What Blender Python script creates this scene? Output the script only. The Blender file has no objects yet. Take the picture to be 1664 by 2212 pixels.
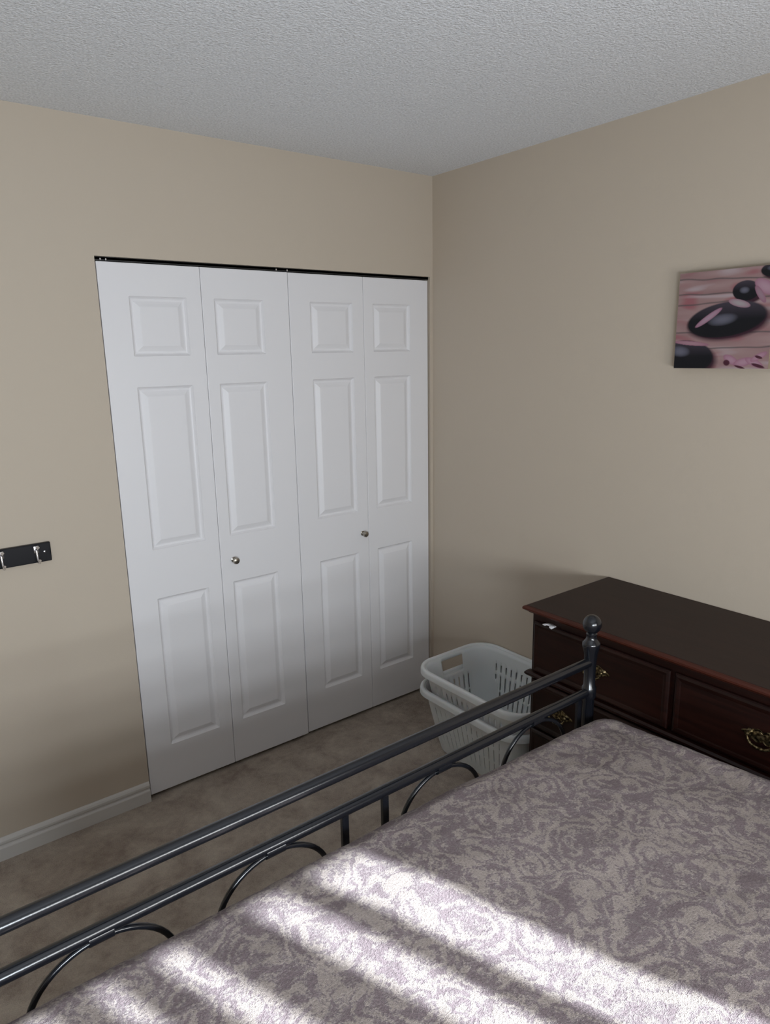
import bpy, bmesh, math, random
from mathutils import Vector, Matrix, noise
random.seed(7)
C = bpy.context.scene.collection
S = bpy.context.scene
R = math.radians

# ------------------------------------------------------------------ camera, world, sun, window light, exposure
CAM = dict(loc=(-2.2122, -2.5021, 1.6974), yaw=0.6536, pitch=-0.2255, roll=-0.0185, f=1516.9)
def make_camera():
    y, p, r = CAM['yaw'], CAM['pitch'], CAM['roll']
    F = Vector((math.sin(y)*math.cos(p), math.cos(y)*math.cos(p), math.sin(p)))
    Rt = Vector((math.cos(y), -math.sin(y), 0)); U = Rt.cross(F)
    R2 = math.cos(r)*Rt + math.sin(r)*U; U2 = -math.sin(r)*Rt + math.cos(r)*U
    cd = bpy.data.cameras.new('camera'); co = bpy.data.objects.new('camera', cd); C.objects.link(co)
    m = Matrix((R2, U2, -F)).transposed().to_4x4(); m.translation = Vector(CAM['loc'])
    co.matrix_world = m
    cd.sensor_fit = 'HORIZONTAL'; cd.sensor_width = 36; cd.lens = CAM['f']/1664*36
    cd.clip_start = 0.02
    S.camera = co
make_camera()
S.view_settings.view_transform = 'Standard'; S.view_settings.look = 'None'
S.view_settings.gamma = 1; S.view_settings.use_curve_mapping = False
S.view_settings.exposure = -0.09
S.cycles.max_bounces = 10; S.cycles.diffuse_bounces = 6

w = bpy.data.worlds.new('sky'); S.world = w; w.use_nodes = True
bg = w.node_tree.nodes['Background']; bg.inputs[0].default_value = (.55, .72, 1, 1); bg.inputs[1].default_value = 1.0

SUN_T = 0.385; SUN_EL = R(31.3)
az = math.atan(SUN_T)
sd = bpy.data.lights.new('sun', 'SUN'); sd.energy = 24.0; sd.angle = R(0.9); sd.color = (.83, .92, 1.0)
so = bpy.data.objects.new('sun', sd); C.objects.link(so)
d = Vector((-math.sin(az)*math.cos(SUN_EL), math.cos(az)*math.cos(SUN_EL), -math.sin(SUN_EL)))
so.rotation_euler = d.to_track_quat('-Z', 'Y').to_euler(); so.location = (0, -6, 4)

def window_lamp(x0, x1, z0, z1, watts, tilt, col):
    ad = bpy.data.lights.new('window_daylight', 'AREA'); ad.shape = 'RECTANGLE'; ad.size = x1-x0; ad.size_y = z1-z0
    ad.energy = watts; ad.color = col
    ao = bpy.data.objects.new('window_daylight', ad); C.objects.link(ao)
    ao.location = ((x0+x1)/2, -3.32, (z0+z1)/2); ao.rotation_euler = Vector((0, 1, tilt)).to_track_quat('-Z', 'Y').to_euler()
window_lamp(-2.95, -2.00, .95, 1.40, 45, .12, (.81, .905, 1.0))
window_lamp(-2.00, -.74, .95, 1.40, 24, .16, (.93, .94, .95))

# ------------------------------------------------------------------ dimensions
H = 2.44
XL, YF = -4.2, -3.5           # left wall, window wall
DX0, DX1, DH = -1.477, -0.016, 2.019   # closet opening

# ------------------------------------------------------------------ helpers
def tag(o, label=None, cat=None, group=None, kind=None):
    if label: o['label'] = label
    if cat: o['category'] = cat
    if group: o['group'] = group
    if kind: o['kind'] = kind
    return o
def empty(name, loc=(0, 0, 0)):
    o = bpy.data.objects.new(name, None); o.location = loc; o.empty_display_size = .05; C.objects.link(o); return o
def obj(name, bm, mat, parent=None, smooth=None, recalc=True):
    if recalc: bmesh.ops.recalc_face_normals(bm, faces=bm.faces)
    me = bpy.data.meshes.new(name); bm.to_mesh(me); bm.free()
    for m in (mat if isinstance(mat, (list, tuple)) else [mat]): me.materials.append(m)
    o = bpy.data.objects.new(name, me); C.objects.link(o)
    if parent:
        o.parent = parent
        root = parent; off = Vector((0, 0, 0))
        while root: off += root.location; root = root.parent
        # meshes are authored in world coordinates: bring them into the parent's frame
        me.transform(Matrix.Translation(-off))
    if smooth is not None:
        for p in me.polygons: p.use_smooth = True
        try:
            me.set_sharp_from_angle(angle=R(smooth))
        except Exception: pass
    return o
def origin_to(o, loc):
    l = Vector(loc); o.data.transform(Matrix.Translation(-l)); o.location = o.location + l; return o
def box(bm, x0, x1, y0, y1, z0, z1, bev=0, seg=2):
    M = Matrix.Translation(((x0+x1)/2, (y0+y1)/2, (z0+z1)/2)) @ Matrix.Diagonal((abs(x1-x0), abs(y1-y0), abs(z1-z0), 1))
    r = bmesh.ops.create_cube(bm, size=1, matrix=M)
    if bev:
        es = list({e for v in r['verts'] for e in v.link_edges})
        bmesh.ops.bevel(bm, geom=es, offset=bev, segments=seg, profile=.5, affect='EDGES')
def tube(bm, pts, r, n=12, closed=False, cap=True):
    pts = [Vector(p) for p in pts]; rings = []; N = len(pts)
    rr = r if isinstance(r, (list, tuple)) else [r]*N
    prev = None
    for i, p in enumerate(pts):
        if closed: t = (pts[(i+1) % N]-pts[i-1])
        else: t = pts[min(i+1, N-1)]-pts[max(i-1, 0)]
        t.normalize()
        if prev is None:
            a = Vector((0, 0, 1)) if abs(t.z) < .9 else Vector((1, 0, 0))
            u = t.cross(a).normalized()
        else:
            u = (prev - t*prev.dot(t)).normalized()
        prev = u; v = t.cross(u)
        rings.append([bm.verts.new(p+(u*math.cos(2*math.pi*k/n)+v*math.sin(2*math.pi*k/n))*rr[i]) for k in range(n)])
    for i in range(N if closed else N-1):
        a, b = rings[i], rings[(i+1) % N]
        for k in range(n): bm.faces.new((a[k], a[(k+1) % n], b[(k+1) % n], b[k]))
    if cap and not closed:
        bm.faces.new(rings[0][::-1]); bm.faces.new(rings[-1])
def lathe(bm, prof, axis_o, n=32, axis='Z', sgn=1):
    """prof = [(radius, height)] along axis from origin"""
    o = Vector(axis_o); rings = []
    for r, h in prof:
        ring = []
        for k in range(n):
            a = 2*math.pi*k/n; c, s = math.cos(a)*max(r, 1e-5), math.sin(a)*max(r, 1e-5)
            if axis == 'Z': q = Vector((c, s, h))
            elif axis == 'Y': q = Vector((c, h*sgn, s))
            else: q = Vector((h*sgn, c, s))
            ring.append(bm.verts.new(o+q))
        rings.append(ring)
    for a, b in zip(rings, rings[1:]):
        for k in range(n): bm.faces.new((a[k], a[(k+1) % n], b[(k+1) % n], b[k]))
    bm.faces.new(rings[0]); bm.faces.new(rings[-1])
def B(): return bmesh.new()

# ------------------------------------------------------------------ materials
def mat(name, col=(.5, .5, .5), rough=.6, metal=0, spec=.5):
    m = bpy.data.materials.new(name); m.use_nodes = True
    b = m.node_tree.nodes['Principled BSDF']
    b.inputs['Base Color'].default_value = (*col, 1); b.inputs['Roughness'].default_value = rough
    b.inputs['Metallic'].default_value = metal; b.inputs['Specular IOR Level'].default_value = spec
    return m
class G:
    def __init__(s, m): s.m = m; s.t = m.node_tree; s.b = s.t.nodes['Principled BSDF']
    def n(s, typ, **kw):
        nd = s.t.nodes.new(typ)
        for k, v in kw.items():
            if k in nd.inputs: nd.inputs[k].default_value = v
            else: setattr(nd, k, v)
        return nd
    def l(s, a, b): s.t.links.new(a, b)
    def coord(s, kind='Object', scale=(1, 1, 1)):
        tc = s.n('ShaderNodeTexCoord'); mp = s.n('ShaderNodeMapping'); mp.inputs['Scale'].default_value = scale
        s.l(tc.outputs[kind], mp.inputs[0]); return mp.outputs[0]
    def noise(s, vec, scale, detail=3, rough=.5, dist=0):
        n = s.n('ShaderNodeTexNoise'); n.inputs['Scale'].default_value = scale; n.inputs['Detail'].default_value = detail
        n.inputs['Roughness'].default_value = rough; n.inputs['Distortion'].default_value = dist
        s.l(vec, n.inputs['Vector']); return n
    def ramp(s, fac, stops):
        r = s.n('ShaderNodeValToRGB'); e = r.color_ramp.elements
        while len(e) < len(stops): e.new(.5)
        for el, (p, c) in zip(e, stops): el.position = p; el.color = (*c, 1) if len(c) == 3 else c
        s.l(fac, r.inputs[0]); return r.outputs[0]
    def math(s, op, a, b=None, c=None):
        m = s.n('ShaderNodeMath'); m.operation = op
        for i, x in enumerate((a, b, c)):
            if x is None: continue
            if isinstance(x, (int, float)): m.inputs[i].default_value = x
            else: s.l(x, m.inputs[i])
        return m.outputs[0]
    def bump(s, h, strength, dist):
        b = s.n('ShaderNodeBump'); b.inputs['Strength'].default_value = strength; b.inputs['Distance'].default_value = dist
        s.l(h, b.inputs['Height']); s.l(b.outputs[0], s.b.inputs['Normal']); return b

WALL = mat('beige_paint', (.51, .442, .358), .75, spec=.3)
g = G(WALL); v = g.coord('Object')
nz = g.noise(v, 180, 2); g.bump(nz.outputs[0], .12, .002)

CEIL = mat('textured_ceiling', (.72, .71, .71), .9, spec=.2)
g = G(CEIL); v = g.coord('Object')
n1 = g.noise(v, 150, 3, .6); n2 = g.noise(v, 60, 2)
h = g.math('ADD', n1.outputs[0], g.math('MULTIPLY', n2.outputs[0], .6))
g.bump(h, .8, .007)
g.l(g.ramp(n1.outputs[0], [(.35, (.64, .655, .675)), (.62, (.84, .86, .89))]), g.b.inputs['Base Color'])

CARPET = mat('carpet_pile', (.36, .30, .26), .95, spec=.1)
g = G(CARPET); v = g.coord('Object')
a = g.noise(v, 7, 4, .6, .6); b_ = g.noise(v, 230, 3, .7); c_ = g.noise(v, 40, 3, .6)
mix = g.math('ADD', g.math('MULTIPLY', a.outputs[0], .55), g.math('ADD', g.math('MULTIPLY', b_.outputs[0], .3), g.math('MULTIPLY', c_.outputs[0], .25)))
g.l(g.ramp(mix, [(.42, (.36, .29, .24)), (.66, (.63, .55, .46))]), g.b.inputs['Base Color'])
g.bump(g.math('ADD', b_.outputs[0], c_.outputs[0]), .9, .012)

DOOR = mat('white_door_paint', (.75, .74, .75), .42, spec=.4)
g = G(DOOR); v = g.coord('Object', (60, 60, 6)); nz = g.noise(v, 6, 3, .6, .5); g.bump(nz.outputs[0], .06, .002)
TRIM = mat('white_trim_paint', (.56, .54, .51), .45)
PLASTIC = mat('white_plastic', (.64, .65, .65), .40)
PLASTIC.node_tree.nodes['Principled BSDF'].inputs['Subsurface Weight'].default_value = .08
DARKVOID = mat('dark_track_metal', (.012, .012, .012), .5)
BLACK = mat('black_enamel_metal', (.006, .007, .010), .20, 0, .72)
g = G(BLACK); v = g.coord('Object'); nz = g.noise(v, 350, 2); g.bump(nz.outputs[0], .08, .001)
NICKEL = mat('brushed_nickel', (.40, .37, .32), .28, 1)
CHROME = mat('satin_chrome', (.75, .74, .76), .25, 1)
BRASS = mat('aged_brass', (.42, .33, .17), .38, 1)
g = G(BRASS); v = g.coord('Object'); nz = g.noise(v, 120, 3)
g.l(g.ramp(nz.outputs[0], [(.42, (.045, .032, .016)), (.66, (.36, .29, .16))]), g.b.inputs['Base Color'])

def wood(name, dark, light, rough, axis):
    m = mat(name, dark, rough, spec=.3); g = G(m)
    sc = {'Y': (1, .06, 1), 'Z': (1, 1, .06)}[axis]
    v = g.coord('Object', sc)
    n1 = g.noise(v, 55, 5, .62, 1.2); n2 = g.noise(v, 7, 2)
    h = g.math('ADD', g.math('MULTIPLY', n1.outputs[0], .7), g.math('MULTIPLY', n2.outputs[0], .3))
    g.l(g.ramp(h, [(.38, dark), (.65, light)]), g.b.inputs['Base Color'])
    g.bump(n1.outputs[0], .05, .001)
    return m
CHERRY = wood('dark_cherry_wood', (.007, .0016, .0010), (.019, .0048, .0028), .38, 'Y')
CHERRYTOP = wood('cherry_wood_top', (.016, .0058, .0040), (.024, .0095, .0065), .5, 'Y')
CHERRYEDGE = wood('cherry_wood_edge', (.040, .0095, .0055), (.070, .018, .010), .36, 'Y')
GLASS = mat('window_glass', (1, 1, 1), 0, spec=.5)
gt = GLASS.node_tree
tr = gt.nodes.new('ShaderNodeBsdfTransparent'); gl = gt.nodes.new('ShaderNodeBsdfGlossy'); gl.inputs['Roughness'].default_value = 0
mx = gt.nodes.new('ShaderNodeMixShader'); mx.inputs[0].default_value = .05
gt.links.new(tr.outputs[0], mx.inputs[1]); gt.links.new(gl.outputs[0], mx.inputs[2])
gt.links.new(mx.outputs[0], gt.nodes['Material Output'].inputs['Surface'])
VANE = mat('white_blind_fabric', (.82, .82, .80), .8)
MATT = mat('mattress_ticking', (.75, .73, .70), .85)
g = G(MATT); v = g.coord('Object'); nz = g.noise(v, 90, 2); g.bump(nz.outputs[0], .3, .004)
PAPER = mat('white_cloth', (.78, .77, .78), .8)
g = G(PAPER); v = g.coord('Object'); nz = g.noise(v, 200, 2); g.bump(nz.outputs[0], .3, .002)

# bedspread: woven scroll / paisley pattern in unfolded cloth coordinates
SPREAD = mat('mauve_paisley_chenille', (.3, .25, .25), .95, spec=.1)
g = G(SPREAD)
uv = g.coord('UV')
wn = g.noise(uv, 7.0, 2, .5)
sub = g.n('ShaderNodeVectorMath'); sub.operation = 'SUBTRACT'; g.l(wn.outputs['Color'], sub.inputs[0]); sub.inputs[1].default_value = (.5, .5, .5)
scl = g.n('ShaderNodeVectorMath'); scl.operation = 'SCALE'; g.l(sub.outputs[0], scl.inputs[0]); scl.inputs['Scale'].default_value = .15
add = g.n('ShaderNodeVectorMath'); add.operation = 'ADD'; g.l(uv, add.inputs[0]); g.l(scl.outputs[0], add.inputs[1])
fn = g.noise(uv, 60, 3, .65)
sub2 = g.n('ShaderNodeVectorMath'); sub2.operation = 'SUBTRACT'; g.l(fn.outputs['Color'], sub2.inputs[0]); sub2.inputs[1].default_value = (.5, .5, .5)
scl2 = g.n('ShaderNodeVectorMath'); scl2.operation = 'SCALE'; g.l(sub2.outputs[0], scl2.inputs[0]); scl2.inputs['Scale'].default_value = .034
add2 = g.n('ShaderNodeVectorMath'); add2.operation = 'ADD'; g.l(add.outputs[0], add2.inputs[0]); g.l(scl2.outputs[0], add2.inputs[1])
vo = g.n('ShaderNodeTexVoronoi'); vo.inputs['Scale'].default_value = 10.5; g.l(add2.outputs[0], vo.inputs['Vector'])
rings = g.math('SINE', g.math('MULTIPLY', vo.outputs['Distance'], 26.0))
big = g.noise(add2.outputs[0], 18, 4, .62, 1.4)
fine = g.noise(uv, 210, 3, .8)
sp = g.noise(uv, 900, 1, .5)
val = g.math('ADD', g.math('MULTIPLY', rings, .11), g.math('ADD', g.math('MULTIPLY', big.outputs[0], 1.20), g.math('MULTIPLY', fine.outputs[0], .62)))
colr = g.ramp(val, [(.78, (.265, .205, .215)), (.90, (.315, .262, .262)), (.985, (.46, .388, .352))])
mulc = g.n('ShaderNodeMix'); mulc.data_type = 'RGBA'; mulc.blend_type = 'MULTIPLY'; mulc.inputs['Factor'].default_value = .75
g.l(colr, mulc.inputs['A']); g.l(g.ramp(fine.outputs[0], [(.30, (.55, .55, .55)), (.62, (1.1, 1.1, 1.1))]), mulc.inputs['B'])
g.l(mulc.outputs['Result'], g.b.inputs['Base Color'])
g.b.inputs['Sheen Weight'].default_value = .15
hh = g.math('ADD', g.math('MULTIPLY', fine.outputs[0], 1.0), g.math('ADD', g.math('MULTIPLY', sp.outputs[0], .5), g.math('MULTIPLY', g.math('SMOOTH_MIN', val, .9, .2), .4)))
g.bump(hh, .75, .010)

# ------------------------------------------------------------------ the room
def struct(name, bm, m, label=None, cat=None):
    o = obj(name, bm, m); o['kind'] = 'structure'
    if label: tag(o, label, cat)
    return o
bm = B(); box(bm, XL-.12, .12, YF-.12, .84, -.1, 0); struct('floor', bm, CARPET, 'beige mottled carpet floor of the bedroom', 'floor')
bm = B(); box(bm, XL-.12, .12, YF-.12, .84, H, H+.1); struct('ceiling', bm, CEIL, 'pale grey popcorn textured ceiling', 'ceiling')
bm = B()
box(bm, XL, DX0, 0, .12, 0, H); box(bm, DX0, DX1, 0, .12, DH, H); box(bm, DX1, 0, 0, .12, 0, H)
struct('wall_back', bm, WALL, 'beige painted wall holding the white closet doors', 'wall')
bm = B(); box(bm, 0, .12, YF-.12, .84, 0, H); struct('wall_right', bm, WALL, 'beige painted wall behind the dresser and the picture', 'wall')
bm = B(); box(bm, XL-.12, XL, YF-.12, .12, 0, H); struct('wall_left', bm, WALL, 'beige painted wall on the left, outside the photo', 'wall')
WX0, WX1, WZ0, WZ1 = -3.00, -.66, .95, 2.10
bm = B()
box(bm, XL, WX0, YF-.12, YF, 0, H); box(bm, WX1, 0, YF-.12, YF, 0, H)
box(bm, WX0, WX1, YF-.12, YF, 0, WZ0); box(bm, WX0, WX1, YF-.12, YF, WZ1, H)
struct('wall_front', bm, WALL, 'beige painted wall with the window, behind the camera', 'wall')
bm = B(); box(bm, XL, 0, .72, .84, 0, H); box(bm, XL, XL+.1, .12, .72, 0, H)
struct('wall_closet', bm, WALL, 'back wall inside the closet, behind its doors', 'wall')

# baseboards: moulded profile swept along the walls
def baseboard(name, p0, p1, nrm, label):
    prof = [(0, 0), (.013, 0), (.013, .046), (.0115, .0495), (.0075, .052), (.0065, .056), (.0075, .0605), (.0115, .063), (.0115, .0715), (.008, .0785), (.003, .083), (0, .083)]
    bm = B(); n = Vector(nrm)
    A = [bm.verts.new(Vector(p0)+n*d+Vector((0, 0, z))) for d, z in prof]
    D = [bm.verts.new(Vector(p1)+n*d+Vector((0, 0, z))) for d, z in prof]
    k = len(prof)
    for i in range(k-1): bm.faces.new((A[i], A[i+1], D[i+1], D[i]))
    bm.faces.new(A); bm.faces.new(D[::-1])
    return struct(name, bm, TRIM, label, 'baseboard')
baseboard('baseboard_back', (XL, 0, 0), (DX0-.002, 0, 0), (0, -1, 0), 'white moulded baseboard left of the closet doors')
baseboard('baseboard_right', (0, -.014, 0), (0, YF, 0), (-1, 0, 0), 'white baseboard along the wall behind the dresser')
baseboard('baseboard_left', (XL, -.014, 0), (XL, YF, 0), (1, 0, 0), 'white baseboard along the left wall')
baseboard('baseboard_front', (XL, YF, 0), (0, YF, 0), (0, 1, 0), 'white baseboard under the window')

# window behind the camera
wn_ = empty('window_1', ((WX0+WX1)/2, YF-.06, WZ0)); tag(wn_, 'white framed window behind the camera', 'window', kind='structure')
bm = B()
fw = .045; y0, y1 = YF-.09, YF-.03
box(bm, WX0, WX0+fw, y0, y1, WZ0, WZ1, .004); box(bm, WX1-fw, WX1, y0, y1, WZ0, WZ1, .004)
box(bm, WX0+fw, WX1-fw, y0, y1, WZ0, WZ0+fw, .004); box(bm, WX0+fw, WX1-fw, y0, y1, WZ1-.02, WZ1, .004)
box(bm, -1.62, -1.57, y0+.005, y1-.005, WZ0+fw, WZ1-.02, .004)
obj('window_frame', bm, TRIM, wn_)
bm = B(); box(bm, WX0+fw, -1.62, YF-.063, YF-.057, WZ0+fw, WZ1-.02); obj('pane', bm, GLASS, wn_)
bm = B(); box(bm, -1.57, WX1-fw, YF-.063, YF-.057, WZ0+fw, WZ1-.02); obj('pane', bm, GLASS, wn_)
bm = B(); box(bm, WX0-.03, WX1+.03, YF-.03, YF+.03, WZ0-.025, WZ0, .004); obj('window_sill', bm, TRIM, wn_)

# ------------------------------------------------------------------ closet: track and two bifold doors
bm = B()
box(bm, DX0+.001, DX1-.001, .012, .034, DH-.009, DH-.0005)
box(bm, DX0+.001, DX1-.001, .012, .0135, DH-.0125, DH-.002)
box(bm, DX0+.001, DX1-.001, .0325, .034, DH-.0125, DH-.002)
o = obj('trim_1', bm, DARKVOID); tag(o, 'black metal bifold track above the closet doors', 'door track', kind='structure')
for xa in (DX0+.018, DX0+.036, -.800, -.752):
    bm = B(); box(bm, xa, xa+.005, .006, .0115, DH-.012, DH-.005, .001)
    obj('track_bracket', bm, CHROME, o)

PANELS = [(.200, .806), (.995, 1.588), (1.694, 1.896)]
def leaf(x0, x1, px0, px1, yf, parent):
    """bifold door leaf: slab with three moulded raised panels on its room side (towards -y)"""
    z0, z1 = .016, DH-.0155
    bm = B(); T = .032
    xs = [x0, px0, px1, x1]; zs = [z0]
    for a, b in PANELS: zs += [a, b]
    zs.append(z1)
    gv = [[bm.verts.new((x, yf, z)) for x in xs] for z in zs]
    for j in range(len(zs)-1):
        for i in range(3):
            if i == 1 and j in (1, 3, 5):
                prev = [gv[j][1], gv[j][2], gv[j+1][2], gv[j+1][1]]
                a, b, c, d_ = px0, px1, zs[j], zs[j+1]
                for ins, dep in ((.003, .0045), (.008, .0095), (.012, .0108), (.016, .0104), (.034, .0020), (.037, .0016)):
                    cur = [bm.verts.new((a+ins, yf+dep, c+ins)), bm.verts.new((b-ins, yf+dep, c+ins)), bm.verts.new((b-ins, yf+dep, d_-ins)), bm.verts.new((a+ins, yf+dep, d_-ins))]
                    for k in range(4): bm.faces.new((prev[k], prev[(k+1) % 4], cur[(k+1) % 4], cur[k]))
                    prev = cur
                bm.faces.new(prev)
            else: bm.faces.new((gv[j][i], gv[j][i+1], gv[j+1][i+1], gv[j+1][i]))
    bk = [bm.verts.new((x, yf+T, z)) for x, z in ((x0, z0), (x1, z0), (x1, z1), (x0, z1))]
    bm.faces.new(bk)
    lo = [gv[0][i] for i in range(4)]; hi = [gv[-1][i] for i in range(4)]
    bm.faces.new(lo+[bk[1], bk[0]]); bm.faces.new(hi+[bk[2], bk[3]])
    bm.faces.new([gv[j][0] for j in range(len(zs))]+[bk[3], bk[0]]); bm.faces.new([gv[j][3] for j in range(len(zs))]+[bk[2], bk[1]])
    o = obj('door_leaf', bm, DOOR, parent)
    bv = o.modifiers.new('edge', 'BEVEL'); bv.width = .0022; bv.segments = 2; bv.limit_method = 'ANGLE'; bv.angle_limit = R(70)
    return o
def knob(x, z, y, parent):
    bm = B()
    lathe(bm, [(.010, 0), (.011, .002), (.0065, .004), (.0055, .012), (.0095, .016), (.0135, .021), (.0138, .026), (.0115, .030), (.006, .032), (.001, .0325)], (x, y, z), 28, 'Y', -1)
    obj('door_knob', bm, NICKEL, parent, smooth=40)
d1 = empty('door_1', (-1.113, .02, 0)); tag(d1, 'left white bifold closet door, its knob lower in the photo', 'door', kind='structure')
leaf(DX0+.004, -1.1135, -1.376, -1.170, .004, d1)
l2 = leaf(-1.1122, -.7515, -1.066, -.862, .004, d1); knob(-1.058, .897, .004, l2)
d2 = empty('door_2', (-.384, .02, 0)); tag(d2, 'right white bifold closet door, next to the room corner', 'door', kind='structure')
l3 = leaf(-.7465, -.3845, -.650, -.441, .010, d2); knob(-.418, .893, .010, l3)
leaf(-.3832, DX1-.006, -.334, -.127, .010, d2)

# ------------------------------------------------------------------ bed frame
YB = -1.38; XC = -1.424; HW = .80; RZ1, RZ2 = .822, .731
bed = empty('bed_frame', (XC, -2.4, 0)); tag(bed, 'black tubular metal bed frame with arched footboard and ball topped post', 'bed frame')
def post(x, y):
    bm = B()
    lathe(bm, [(.020, 0), (.020, .02), (.0165, .03), (.0165, RZ2-.09), (.0165, RZ2-.022), (.0205, RZ2-.016), (.0205, RZ2+.014), (.0165, RZ2+.02), (.0165, RZ1-.02), (.0175, RZ1+.005), (.0195, RZ1+.028),
               (.0235, RZ1+.042), (.0255, RZ1+.053), (.0245, RZ1+.060), (.017, RZ1+.068), (.0145, RZ1+.074), (.0145, RZ1+.080)], (x, y, 0), 36)
    p = obj('post', bm, BLACK, bed, smooth=35)
    bm = B(); zc = RZ1+.114
    pr = [(.0145, RZ1+.080), (.0155, RZ1+.086)]
    for k in range(3, 20):
        a = math.pi*k/20; pr.append((.0265*math.sin(a), zc-.0275*math.cos(a)))
    pr.append((.001, zc+.0275))
    lathe(bm, pr, (x, y, 0), 36); obj('finial', bm, BLACK, p, smooth=50)
post(XC+HW, YB); post(XC-HW, YB)
bm = B(); tube(bm, [(XC-HW, YB, RZ1), (XC+HW, YB, RZ1)], .0140, 28); obj('top_rail', bm, BLACK, bed, smooth=40)
bm = B(); tube(bm, [(XC-HW, YB, RZ2), (XC+HW, YB, RZ2)], .0132, 28); obj('lower_rail', bm, BLACK, bed, smooth=40)
bm = B(); tube(bm, [(XC-HW, YB, .30), (XC+HW, YB, .30)], .0125, 20); obj('bottom_rail', bm, BLACK, bed, smooth=40)
for dx in (-.755, -.055, .055, .755):
    bm = B(); box(bm, XC+dx-.0085, XC+dx+.0085, YB-.0055, YB+.0055, .31, RZ2-.008, .002); obj('baluster', bm, BLACK, bed)
for dx in (-.568, -.228, .228, .568):
    cx = XC+dx; ra, zt = .129, RZ2-.016
    pts = [(cx-ra*.98, YB, .31), (cx-ra, YB, zt-.14)]
    for k in range(0, 25):
        a = math.pi*k/24; pts.append((cx-ra*math.cos(a), YB, zt-.115+.115*math.sin(a)))
    pts += [(cx+ra, YB, zt-.14), (cx+ra*.98, YB, .31)]
    bm = B(); tube(bm, pts, .0058, 12); ar = obj('arch', bm, BLACK, bed, smooth=40)
    bm = B(); tube(bm, [(cx-.021, YB, RZ2-.008), (cx+.021, YB, RZ2-.008)], .0148, 20); obj('collar', bm, BLACK, ar, smooth=40)
for x in (XC-HW+.005, XC+HW-.005):
    bm = B(); box(bm, x-.012, x+.012, YF+.12, YB-.01, .25, .30, .003); obj('side_rail', bm, BLACK, bed)
bm = B()
box(bm, XC-HW+.01, XC+HW-.01, YF+.11, YF+.135, .25, .30, .003)
obj('cross_rail', bm, BLACK, bed)
for x in (XC-HW+.03, XC+HW-.03):
    bm = B(); tube(bm, [(x, YF+.14, 0), (x, YF+.14, .25)], .015, 14); obj('leg', bm, BLACK, bed)
for k in range(9):
    y = -1.55-.215*k; bm = B(); box(bm, XC-HW+.017, XC+HW-.017, y-.035, y+.035, .275, .295, .003); obj('slat', bm, BLACK, bed)

# mattress and bedspread
MX0, MX1, MY0, MY1, MZ = -2.195, -.655, -3.36, -1.50, .655
bm = B(); box(bm, MX0+.03, MX1-.03, MY0+.04, MY1-.03, .297, MZ-.03, .05, 4)
o = obj('mattress', bm, MATT, smooth=40); tag(o, 'thick pale mattress lying under the mauve bedspread', 'mattress'); origin_to(o, (XC, -2.4, .297))

def spread():
    """bedspread as a folded cloth: flat top, rounded edge, hanging skirt; UV is the unfolded cloth in metres"""
    Rr = .060; zt = .706; L = .32
    ax0, ax1, ay0, ay1 = -2.26+Rr, -.585-Rr, -3.40+Rr, -1.412-Rr    # inner flat rectangle
    ext = Rr*math.pi/2+L
    nx, ny = 260, 300
    bm = B(); uvl = bm.loops.layers.uv.new('UV')
    def f(s, t):
        cx_ = min(max(s, ax0), ax1); cy_ = min(max(t, ay0), ay1)
        dx, dy = s-cx_, t-cy_; d = math.hypot(dx, dy)
        z = zt; x, y = cx_, cy_
        if d > 1e-9:
            ux, uy = dx/d, dy/d
            if abs(dx) > 1e-9 and abs(dy) > 1e-9:
                d = max(abs(dx), abs(dy))
            if d < Rr*math.pi/2:
                a = d/Rr; x += ux*Rr*math.sin(a); y += uy*Rr*math.sin(a); z -= Rr*(1-math.cos(a))
            else:
                e = d-Rr*math.pi/2; x += ux*Rr; y += uy*Rr; z -= Rr+e
                wv = .006*math.sin((s+t*1.3)*22)*min(1, e/.1)
                x += ux*wv*.5-ux*.0; y += uy*wv*.4
        fl = max(0, 1-d/ (Rr*1.6))
        # gentle crown, puffiness and rumples of a quilted cover
        cx2 = (s-XC)/.8; z -= (.024 if cx2 > 0 else .004)*cx2*cx2*fl
        z += (.012*noise.noise(Vector((s*2.3, t*2.3, 3.1)))+.006*noise.noise(Vector((s*7, t*7, 8.2))))*fl
        z += .0022*noise.noise(Vector((s*26, t*26, 1.2)))
        z -= .016*max(0, (s+1.0)/.42)**2*max(0, (t+1.85)/.40)*fl if t > -1.85 and s > -1.0 else 0
        if s > ax1: x += max(0, min(.03, (-1.45-t)*.06))
        return x, y, z
    V = []
    for j in range(ny+1):
        t = ay0-ext+(ay1-ay0+2*ext)*j/ny
        V.append([(bm.verts.new(f(ax0-ext+(ax1-ax0+2*ext)*i/nx, t)), (ax0-ext+(ax1-ax0+2*ext)*i/nx, t)) for i in range(nx+1)])
    for j in range(ny):
        for i in range(nx):
            q = [V[j][i], V[j][i+1], V[j+1][i+1], V[j+1][i]]
            fc = bm.faces.new([a[0] for a in q])
            for lp, a in zip(fc.loops, q): lp[uvl].uv = a[1]
    o = obj('bedspread', bm, SPREAD, smooth=180)
    sm = o.modifiers.new('thickness', 'SOLIDIFY'); sm.thickness = .012; sm.offset = -1
    return o
o = spread(); tag(o, 'mauve and beige paisley bedspread with sun streaks, draped over the bed', 'bedspread'); origin_to(o, (XC, -2.4, .40))

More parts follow.
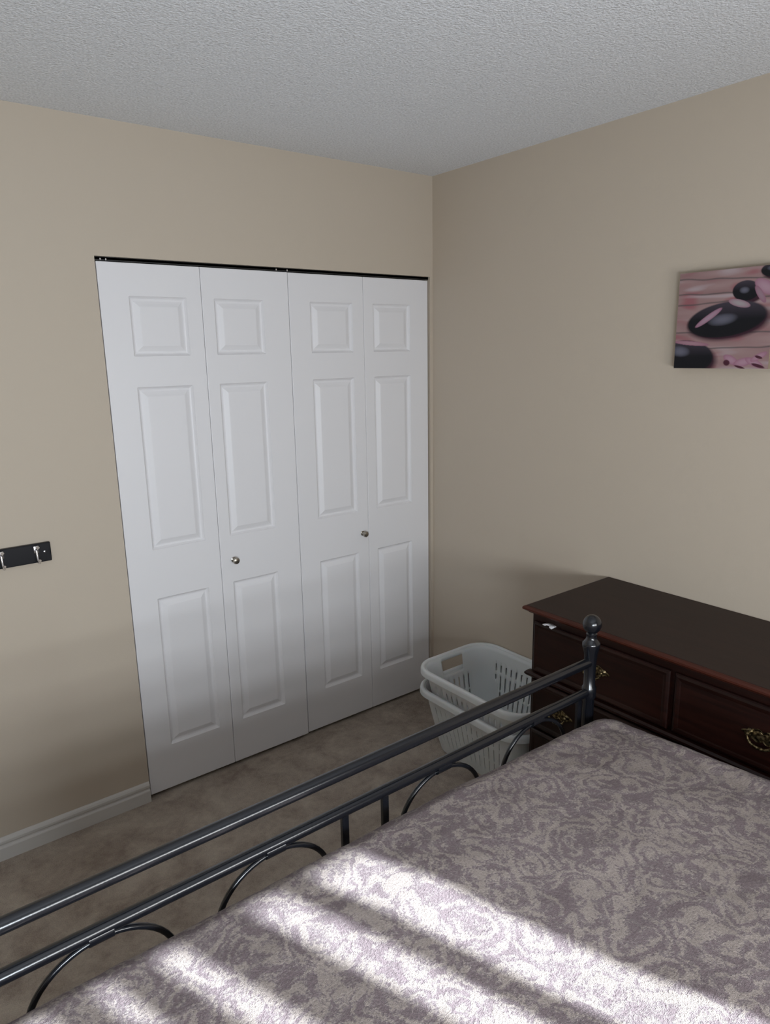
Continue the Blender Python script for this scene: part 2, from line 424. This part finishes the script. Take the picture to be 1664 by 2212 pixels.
# ------------------------------------------------------------------ dresser
DF = -.450; DY1 = -1.020; DY0 = -2.575
dr = empty('dresser', (DF/2, (DY0+DY1)/2, 0)); tag(dr, 'dark cherry wood dresser with brass pulls against the right wall', 'dresser')
bm = B()
box(bm, DF, -.016, DY0, DY1, .09, .822, .002)
box(bm, DF-.006, -.016, DY0-.006, DY1+.006, 0, .088, .004)
box(bm, DF-.012, -.016, DY0-.010, DY1+.010, .088, .108, .006, 3)
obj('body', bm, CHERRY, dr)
# top with an ogee edge
def moulded_slab(bm, x0, x1, y0, y1, prof):
    """prof: [(outset, z)] ring by ring; the back (x1) stays flush"""
    rings = []
    for o_, z in prof:
        rings.append([bm.verts.new(p) for p in ((x0-o_, y0-o_, z), (x1, y0-o_, z), (x1, y1+o_, z), (x0-o_, y1+o_, z))])
    for a, b in zip(rings, rings[1:]):
        for k in range(4): bm.faces.new((a[k], a[(k+1) % 4], b[(k+1) % 4], b[k]))
    bm.faces.new(rings[0]); top = bm.faces.new(rings[-1]); return top
bm = B(); moulded_slab(bm, DF, -.004, DY0, DY1, [(.004, .8225), (.010, .8235), (.013, .828), (.020, .8305), (.026, .8355), (.0265, .841), (.023, .8455), (.0165, .8478)])
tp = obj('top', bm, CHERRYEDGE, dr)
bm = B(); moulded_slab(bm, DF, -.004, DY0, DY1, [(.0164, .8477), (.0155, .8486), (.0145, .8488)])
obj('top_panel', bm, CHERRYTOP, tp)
bm = B(); moulded_slab(bm, DF, DF+.006, DY0, DY1, [(.001, .590), (.012, .592), (.0175, .598), (.0175, .604), (.012, .610), (.001, .612)])
obj('waist_moulding', bm, CHERRY, dr)
def drawer(y0, y1, z0, z1, pulls):
    bm = B(); g_ = .0
    fx = DF-.0005; rings = []
    for ins, dp in ((0, 0), (0, .009), (.003, .0125), (.009, .0150), (.016, .0135), (.020, .0120)):
        rings.append([bm.verts.new((fx-dp, a, b)) for a, b in ((y0+ins, z0+ins), (y1-ins, z0+ins), (y1-ins, z1-ins), (y0+ins, z1-ins))])
    for a, b in zip(rings, rings[1:]):
        for k in range(4): bm.faces.new((a[k], a[(k+1) % 4], b[(k+1) % 4], b[k]))
    bm.faces.new(rings[0]); bm.faces.new(rings[-1])
    dw = obj('drawer', bm, CHERRY, dr)
    for yc in pulls: pull(yc, (z0+z1)/2+.004, fx-.012, dw)
def pull(yc, zc, xf, parent):
    # pierced batwing backplate: outline loop minus two scroll holes, suggested by a raised rim
    bm = B(); n = 96
    def rad(a):
        ca, sa = abs(math.cos(a)), math.sin(a)
        return .030+.019*ca**3+.005*math.cos(6*a)+.0022*math.cos(10*a)-(.003 if sa > 0 else 0)
    def ring(k, x):
        return [bm.verts.new((x, yc+k*rad(2*math.pi*i/n)*math.cos(2*math.pi*i/n), zc+k*.62*rad(2*math.pi*i/n)*math.sin(2*math.pi*i/n))) for i in range(n)]
    rs = [ring(1, xf), ring(1, xf-.0012), ring(.93, xf-.0022), ring(.80, xf-.0014), ring(.62, xf-.0010), ring(.52, xf-.0022), ring(.30, xf-.0022), ring(.05, xf-.0016)]
    for a, b in zip(rs, rs[1:]):
        for k in range(n): bm.faces.new((a[k], a[(k+1) % n], b[(k+1) % n], b[k]))
    bm.faces.new(rs[0]); bm.faces.new(rs[-1])
    for s in (-1, 1):
        lathe(bm, [(.0085, .001), (.0075, .004), (.0045, .007), (.0050, .014), (.0062, .018), (.0045, .021), (.001, .022)], (xf, yc+s*.034, zc+.004), 18, 'X', -1)
    pts = []
    for k in range(21):
        a = math.pi*k/20; pts.append((xf-.016-.004*math.sin(a), yc+.034*math.cos(a), zc+.004-.028*math.sin(a)**.8))
    tube(bm, pts, [.0022+.0022*math.sin(math.pi*k/20) for k in range(21)], 10)
    obj('drawer_pull', bm, BRASS, parent, smooth=40)
W3 = (DY1-DY0-.026-.030)/3
for k in range(3):
    y1 = DY1-.013-k*(W3+.015); drawer(y1-W3, y1, .618, .799, [y1-W3/2])
W2 = (DY1-DY0-.026-.015)/2
for (z0, z1) in ((.405, .585), (.125, .390)) if False else ((.412, .585), (.266, .402), (.118, .256)):
    for k in range(2):
        y1 = DY1-.013-k*(W2+.015); drawer(y1-W2, y1, z0, z1, [y1-.122, y1-W2+.122])
# white cloth corner caught in the top drawer
bm = B(); n = 9; top = []; bot = []
for i in range(n):
    u = i/(n-1); y = -1.078-.042*u
    top.append(bm.verts.new((DF-.0008, y, .802+.004*math.sin(u*math.pi))))
    bot.append(bm.verts.new((DF-.021-.004*math.sin(u*9), y-.002*math.sin(u*5), .8035-.004*u+.006*math.sin(u*math.pi)*(1 if i % 2 else .6))))
for i in range(n-1): bm.faces.new((top[i], top[i+1], bot[i+1], bot[i]))
o = obj('cloth_scrap', bm, PAPER, smooth=80); o.modifiers.new('t', 'SOLIDIFY').thickness = .003
tag(o, 'small scrap of white cloth poking out above the top left dresser drawer', 'cloth'); origin_to(o, (DF-.01, -1.10, .800))

# ------------------------------------------------------------------ laundry baskets
def rrect(hx, hy, r, n):
    """n points evenly spaced round a rounded rectangle, starting mid +x side"""
    segs = []
    L = [2*(hy-r), math.pi*r/2, 2*(hx-r), math.pi*r/2]*2
    tot = sum(L); out = []
    for i in range(n):
        s = (i/n*tot+(hy-r)) % tot
        k = 0
        while s > L[k]+1e-12: s -= L[k]; k += 1
        if k == 0: p = (hx, -(hy-r)+s)
        elif k == 1: a = s/r; p = (hx-r+r*math.cos(a), hy-r+r*math.sin(a))
        elif k == 2: p = (hx-r-s, hy)
        elif k == 3: a = math.pi/2+s/r; p = (-(hx-r)+r*math.cos(a), hy-r+r*math.sin(a))
        elif k == 4: p = (-hx, hy-r-s)
        elif k == 5: a = math.pi+s/r; p = (-(hx-r)+r*math.cos(a), -(hy-r)+r*math.sin(a))
        elif k == 6: p = (-(hx-r)+s, -hy)
        else: a = 1.5*math.pi+s/r; p = (hx-r+r*math.cos(a), -(hy-r)+r*math.sin(a))
        out.append(p)
    return out
BH = .290
def basket(loc, n=224, step=4):
    root = empty('laundry_basket', loc)
    zs = [0.0, .012, .035, .050, .070, .090, .105, .115, .135, .155, .175, .192, .205, .222, .240, .252, .270, BH]
    b0, b1, c0, c1 = .138, .198, .226, .290
    rows = []; bm = B()
    for z in zs:
        u = z/BH; hx = b0+(b1-b0)*u**.9; hy = c0+(c1-c0)*u**.9; r = .055+.035*u
        rows.append([(x, y, z) for x, y in rrect(hx, hy, r, n)])
    vs = [[bm.verts.new(Vector(p)+Vector(loc)) for p in row] for row in rows]
    for j in range(len(zs)-1):
        zm = (zs[j]+zs[j+1])/2
        for i in range(n):
            x, y, _ = rows[j][i]; x2, y2, _ = rows[j][(i+1) % n]; mx, my = (x+x2)/2, (y+y2)/2
            hx = b0+(b1-b0)*zm/BH; hy = c0+(c1-c0)*zm/BH
            hole = False
            long_side = abs(mx) > hx-.012 and abs(my) < hy-.085
            short_side = abs(my) > hy-.012 and abs(mx) < hx-.080
            if long_side or short_side:
                if i % step == 0:
                    if .050 < zm < .105 or .115 < zm < .175 or (.192 < zm < .222 and long_side): hole = True
            if short_side and abs(mx) < .062 and .205 < zm < .270: hole = True
            if short_side and abs(mx) < .066 and .192 < zm < .205: hole = False
            if not hole: bm.faces.new((vs[j][i], vs[j][(i+1) % n], vs[j+1][(i+1) % n], vs[j+1][i]))
    bm.faces.new(vs[0])
    ft = obj('basket_body', bm, PLASTIC, root, smooth=40)
    so_ = ft.modifiers.new('wall', 'SOLIDIFY'); so_.thickness = .0026; so_.offset = -1
    # rolled rim with a short downturned skirt
    bm = B(); prof = [(0.0, -.004), (.002, .002), (.007, .006), (.014, .006), (.019, .002), (.021, -.006), (.0215, -.022), (.019, -.022), (.0175, -.006), (.013, .000), (.005, .000), (.0022, -.006)]
    R_ = []
    for d_, dz in prof:
        R_.append([bm.verts.new(Vector((x, y, BH+dz))+Vector(loc)) for x, y in rrect(b1+d_, c1+d_, .09+d_, n)])
    k = len(prof)
    for j in range(k):
        a, b = R_[j], R_[(j+1) % k]
        for i in range(n): bm.faces.new((a[i], a[(i+1) % n], b[(i+1) % n], b[i]))
    obj('rim', bm, PLASTIC, root, smooth=50)
    return root
bk = basket((-.224, -.655, .0015), 560, 10)
tag(bk, 'white plastic laundry basket standing on the carpet, lower of the two', 'laundry basket', 'stacked laundry baskets')
b2 = basket((-.220, -.655, .0895))
tag(b2, 'open white plastic laundry basket nested in the other, upper of the two', 'laundry basket', 'stacked laundry baskets')

# ------------------------------------------------------------------ canvas picture on the right wall
def canvas():
    y0, y1, z0, z1, T = -1.522, -1.224, 1.6255, 1.9185, .030
    def seg(px, py): return px, py
    # picture coordinates: u 0..1 left to right (towards -y), v 0..1 top to bottom
    def ell(u, v, cu, cv, a, b, rot=0):
        du, dv = u-cu, v-cv; c, s = math.cos(rot), math.sin(rot)
        x, y = (du*c+dv*s)/a, (-du*s+dv*c)/b
        return x*x+y*y
    def lerp(a, b, t): t = min(1, max(0, t)); return tuple(p+(q-p)*t for p, q in zip(a, b))
    def nz(u, v, s, o=0): return noise.noise(Vector((u*s, v*s, o)))
    def col(u, v):
        wv = v+.012*nz(u, v, 5)
        base = lerp((.42, .25, .25), (.52, .35, .34), .5+nz(u*.6, v*4, 4, 2))
        base = lerp(base, (.44, .17, .19), max(0, nz(u*1.2, v*3.5, 3.2, 5)*2.2-.25))
        base = lerp(base, (.62, .50, .52), max(0, nz(u*.8, v*5, 3.5, 9)*1.8-.35))
        for lv, sl in ((.065, .05), (.225, .02), (.34, -.05), (.62, .02), (.80, -.02)):
            e = abs(wv-(lv+sl*u))
            if e < .012: base = lerp((.16, .13, .13), base, e/.012)
        # grey ribs, petals
        def stone(c, cu, cv, a, b, rot, hu, hv, spec=.35):
            k = ell(u, v, cu, cv, a, b, rot)
            sh = ell(u, v, cu+.03, cv+.03, a*1.03, b*1.0, rot)
            if sh < 1.3: c = lerp((.06, .02, .035), c, max(0, (sh-.85)/.45))
            if k < 1.16:
                s = max(0, 1-ell(u, v, hu, hv, a*.42, b*.38, rot)); tp = max(0, (cv-v)/b)
                st = lerp((.010, .010, .014), (.075, .062, .085), tp*1.0)
                st = lerp(st, (.26, .26, .34), s*spec*2)
                return lerp(st, c, (k-1.0)/.16)
            return c
        base = stone(base, 1.03, .045, .18, .075, 0, .97, .03)
        base = stone(base, .715, .225, .13, .095, 0.05, .70, .22)
        base = stone(base, .53, .500, .395, .168, -.12, .50, .50)
        base = stone(base, .13, .875, .29, .165, .08, .06, .82)
        def petal(c, cu, cv, a, b, rot, cc=(.56, .38, .47)):
            k = ell(u, v, cu, cv, a, b, rot)
            return lerp(lerp(cc, (.40, .14, .24), k*.7), c, (k-.9)/.2) if k < 1.1 else c
        base = petal(base, .35, .475, .165, .030, -.60)
        base = petal(base, .66, .345, .115, .036, .28, (.52, .47, .48))
        base = petal(base, .90, .20, .12, .060, .60, (.62, .40, .48))
        base = petal(base, .86, .27, .10, .03, 1.0, (.45, .30, .36))
        base = petal(base, .18, .735, .20, .022, .10, (.55, .33, .38))
        for cu, cv, a, b, r in ((.62, .91, .085, .04, .5), (.75, .935, .10, .042, -.25), (.86, .94, .10, .035, .45), (.90, .88, .09, .03, -.5)):
            base = petal(base, cu, cv, a, b, r, (.60, .36, .45))
        for cu, cv, a, b in ((.58, .94, .035, .030), (.72, .985, .06, .012), (.90, .97, .07, .016), (.90, .885, .04, .014)):
            k = ell(u, v, cu, cv, a, b, .3)
            if k < 1.2: base = lerp((.10, .025, .045), base, (k-.7)/.5)
        return base
    N = 200; bm = B(); cl = bm.loops.layers.float_color.new('Col')
    g_ = [[bm.verts.new((-T-.003, y1+(y0-y1)*i/N, z1+(z0-z1)*j/N)) for i in range(N+1)] for j in range(N+1)]
    K = [[(*[c*.62 for c in col(i/N, j/N)], 1) for i in range(N+1)] for j in range(N+1)]
    for j in range(N):
        for i in range(N):
            ix = ((j, i), (j, i+1), (j+1, i+1), (j+1, i)); f = bm.faces.new([g_[a][b] for a, b in ix])
            for lp, (a, b) in zip(f.loops, ix): lp[cl] = K[a][b]
    edge = [(0, i) for i in range(N+1)]+[(j, N) for j in range(1, N+1)]+[(N, i) for i in range(N-1, -1, -1)]+[(j, 0) for j in range(N-1, 0, -1)]
    bk_ = []
    for a, b in edge:
        v_ = g_[a][b].co; bk_.append(bm.verts.new((-.003, v_.y, v_.z)))
    for k in range(len(edge)):
        k2 = (k+1) % len(edge); ia, ib = edge[k], edge[k2]
        f = bm.faces.new((g_[ia[0]][ia[1]], g_[ib[0]][ib[1]], bk_[k2], bk_[k]))
        side = (.30, .24, .17, 1)
        for lp in f.loops: lp[cl] = side
    f = bm.faces.new(bk_)
    for lp in f.loops: lp[cl] = (.4, .35, .3, 1)
    m = mat('printed_canvas', (.5, .5, .5), .7, spec=.25); g = G(m)
    at = g.n('ShaderNodeVertexColor'); at.layer_name = 'Col'; g.l(at.outputs[0], g.b.inputs['Base Color'])
    v = g.coord('Object'); nn = g.noise(v, 900, 1); g.bump(nn.outputs[0], .1, .001)
    o = obj('canvas_picture', bm, m); tag(o, 'square canvas print of dark stones and pink petals on the right wall', 'picture')
    origin_to(o, (-.003, (y0+y1)/2, (z0+z1)/2))
canvas()

# ------------------------------------------------------------------ hook rack left of the closet
HZ0, HZ1, HX1 = 1.031, 1.0955, -1.722
hk = empty('hook_rack', (HX1-.26, -.001, HZ0)); tag(hk, 'black wall mounted rack with silver coat hooks, left of the closet', 'coat rack')
bm = B(); box(bm, HX1-.52, HX1, -.016, -.001, HZ0, HZ1, .003); obj('back_plate', bm, mat('black_gloss_paint', (.004, .004, .006), .35, 0, .25), hk)
for k in range(5):
    x = HX1-.045-.1045*k; zc = (HZ0+HZ1)/2
    bm = B()
    box(bm, x-.008, x+.008, -.0195, -.016, zc+.002, zc+.026, .0015)
    tube(bm, [(x, -.018, zc+.016), (x, -.032, zc+.016), (x, -.040, zc+.020), (x, -.044, zc+.026)], [.0042, .0036, .0042, .006], 12)
    tube(bm, [(x, -.018, zc+.010), (x, -.021, zc-.008), (x, -.026, zc-.022), (x, -.036, zc-.029), (x, -.047, zc-.026), (x, -.052, zc-.016)], [.0042, .0040, .0036, .0036, .0038, .0052], 12)
    obj('hook', bm, CHROME, hk, smooth=50)
for x in (HX1-.020, HX1-.50):
    bm = B(); lathe(bm, [(.0035, 0), (.0032, .001), (.001, .0015)], (x, -.016, (HZ0+HZ1)/2+.002), 14, 'Y', -1); obj('screw', bm, CHROME, hk)

# ------------------------------------------------------------------ vertical blind in front of the window
vb = empty('vertical_blind', ((WX0+WX1)/2, YF+.06, WZ1)); tag(vb, 'white vertical fabric blind hanging in the window behind the camera', 'blind')
YV = -3.40
bm = B(); box(bm, WX0-.04, WX1+.04, YV-.018, YV+.018, WZ1+.03, WZ1+.065, .004); obj('head_rail', bm, TRIM, vb)
def vane(x0, x1):
    bm = B(); k = 6; a = []; b = []
    for i in range(k+1):
        u = i/k; x = x0+(x1-x0)*u; y = YV+.006*math.sin(math.pi*u)
        a.append(bm.verts.new((x, y, WZ0+.012))); b.append(bm.verts.new((x, y, WZ1+.029)))
    for i in range(k): bm.faces.new((a[i], a[i+1], b[i+1], b[i]))
    o = obj('vane', bm, VANE, vb, smooth=60); o.modifiers.new('t', 'SOLIDIFY').thickness = .0012
# openings between the hanging vanes, through which the sun reaches the bed
gaps = [(-.893, -.772), (-1.024, -.955), (-1.193, -1.147), (-1.292, -1.266), (-1.400, -1.362)]
edges = [WX1+.03]
for a, b in gaps: edges += [b, a]
edges.append(WX0-.02)
for i in range(0, len(edges), 2):
    hi, lo = edges[i], edges[i+1]; k = max(1, math.ceil((hi-lo)/.092)); wv_ = (hi-lo)/k
    for j in range(k): vane(lo+j*wv_, lo+(j+1)*wv_+(.0004 if j < k-1 else 0))
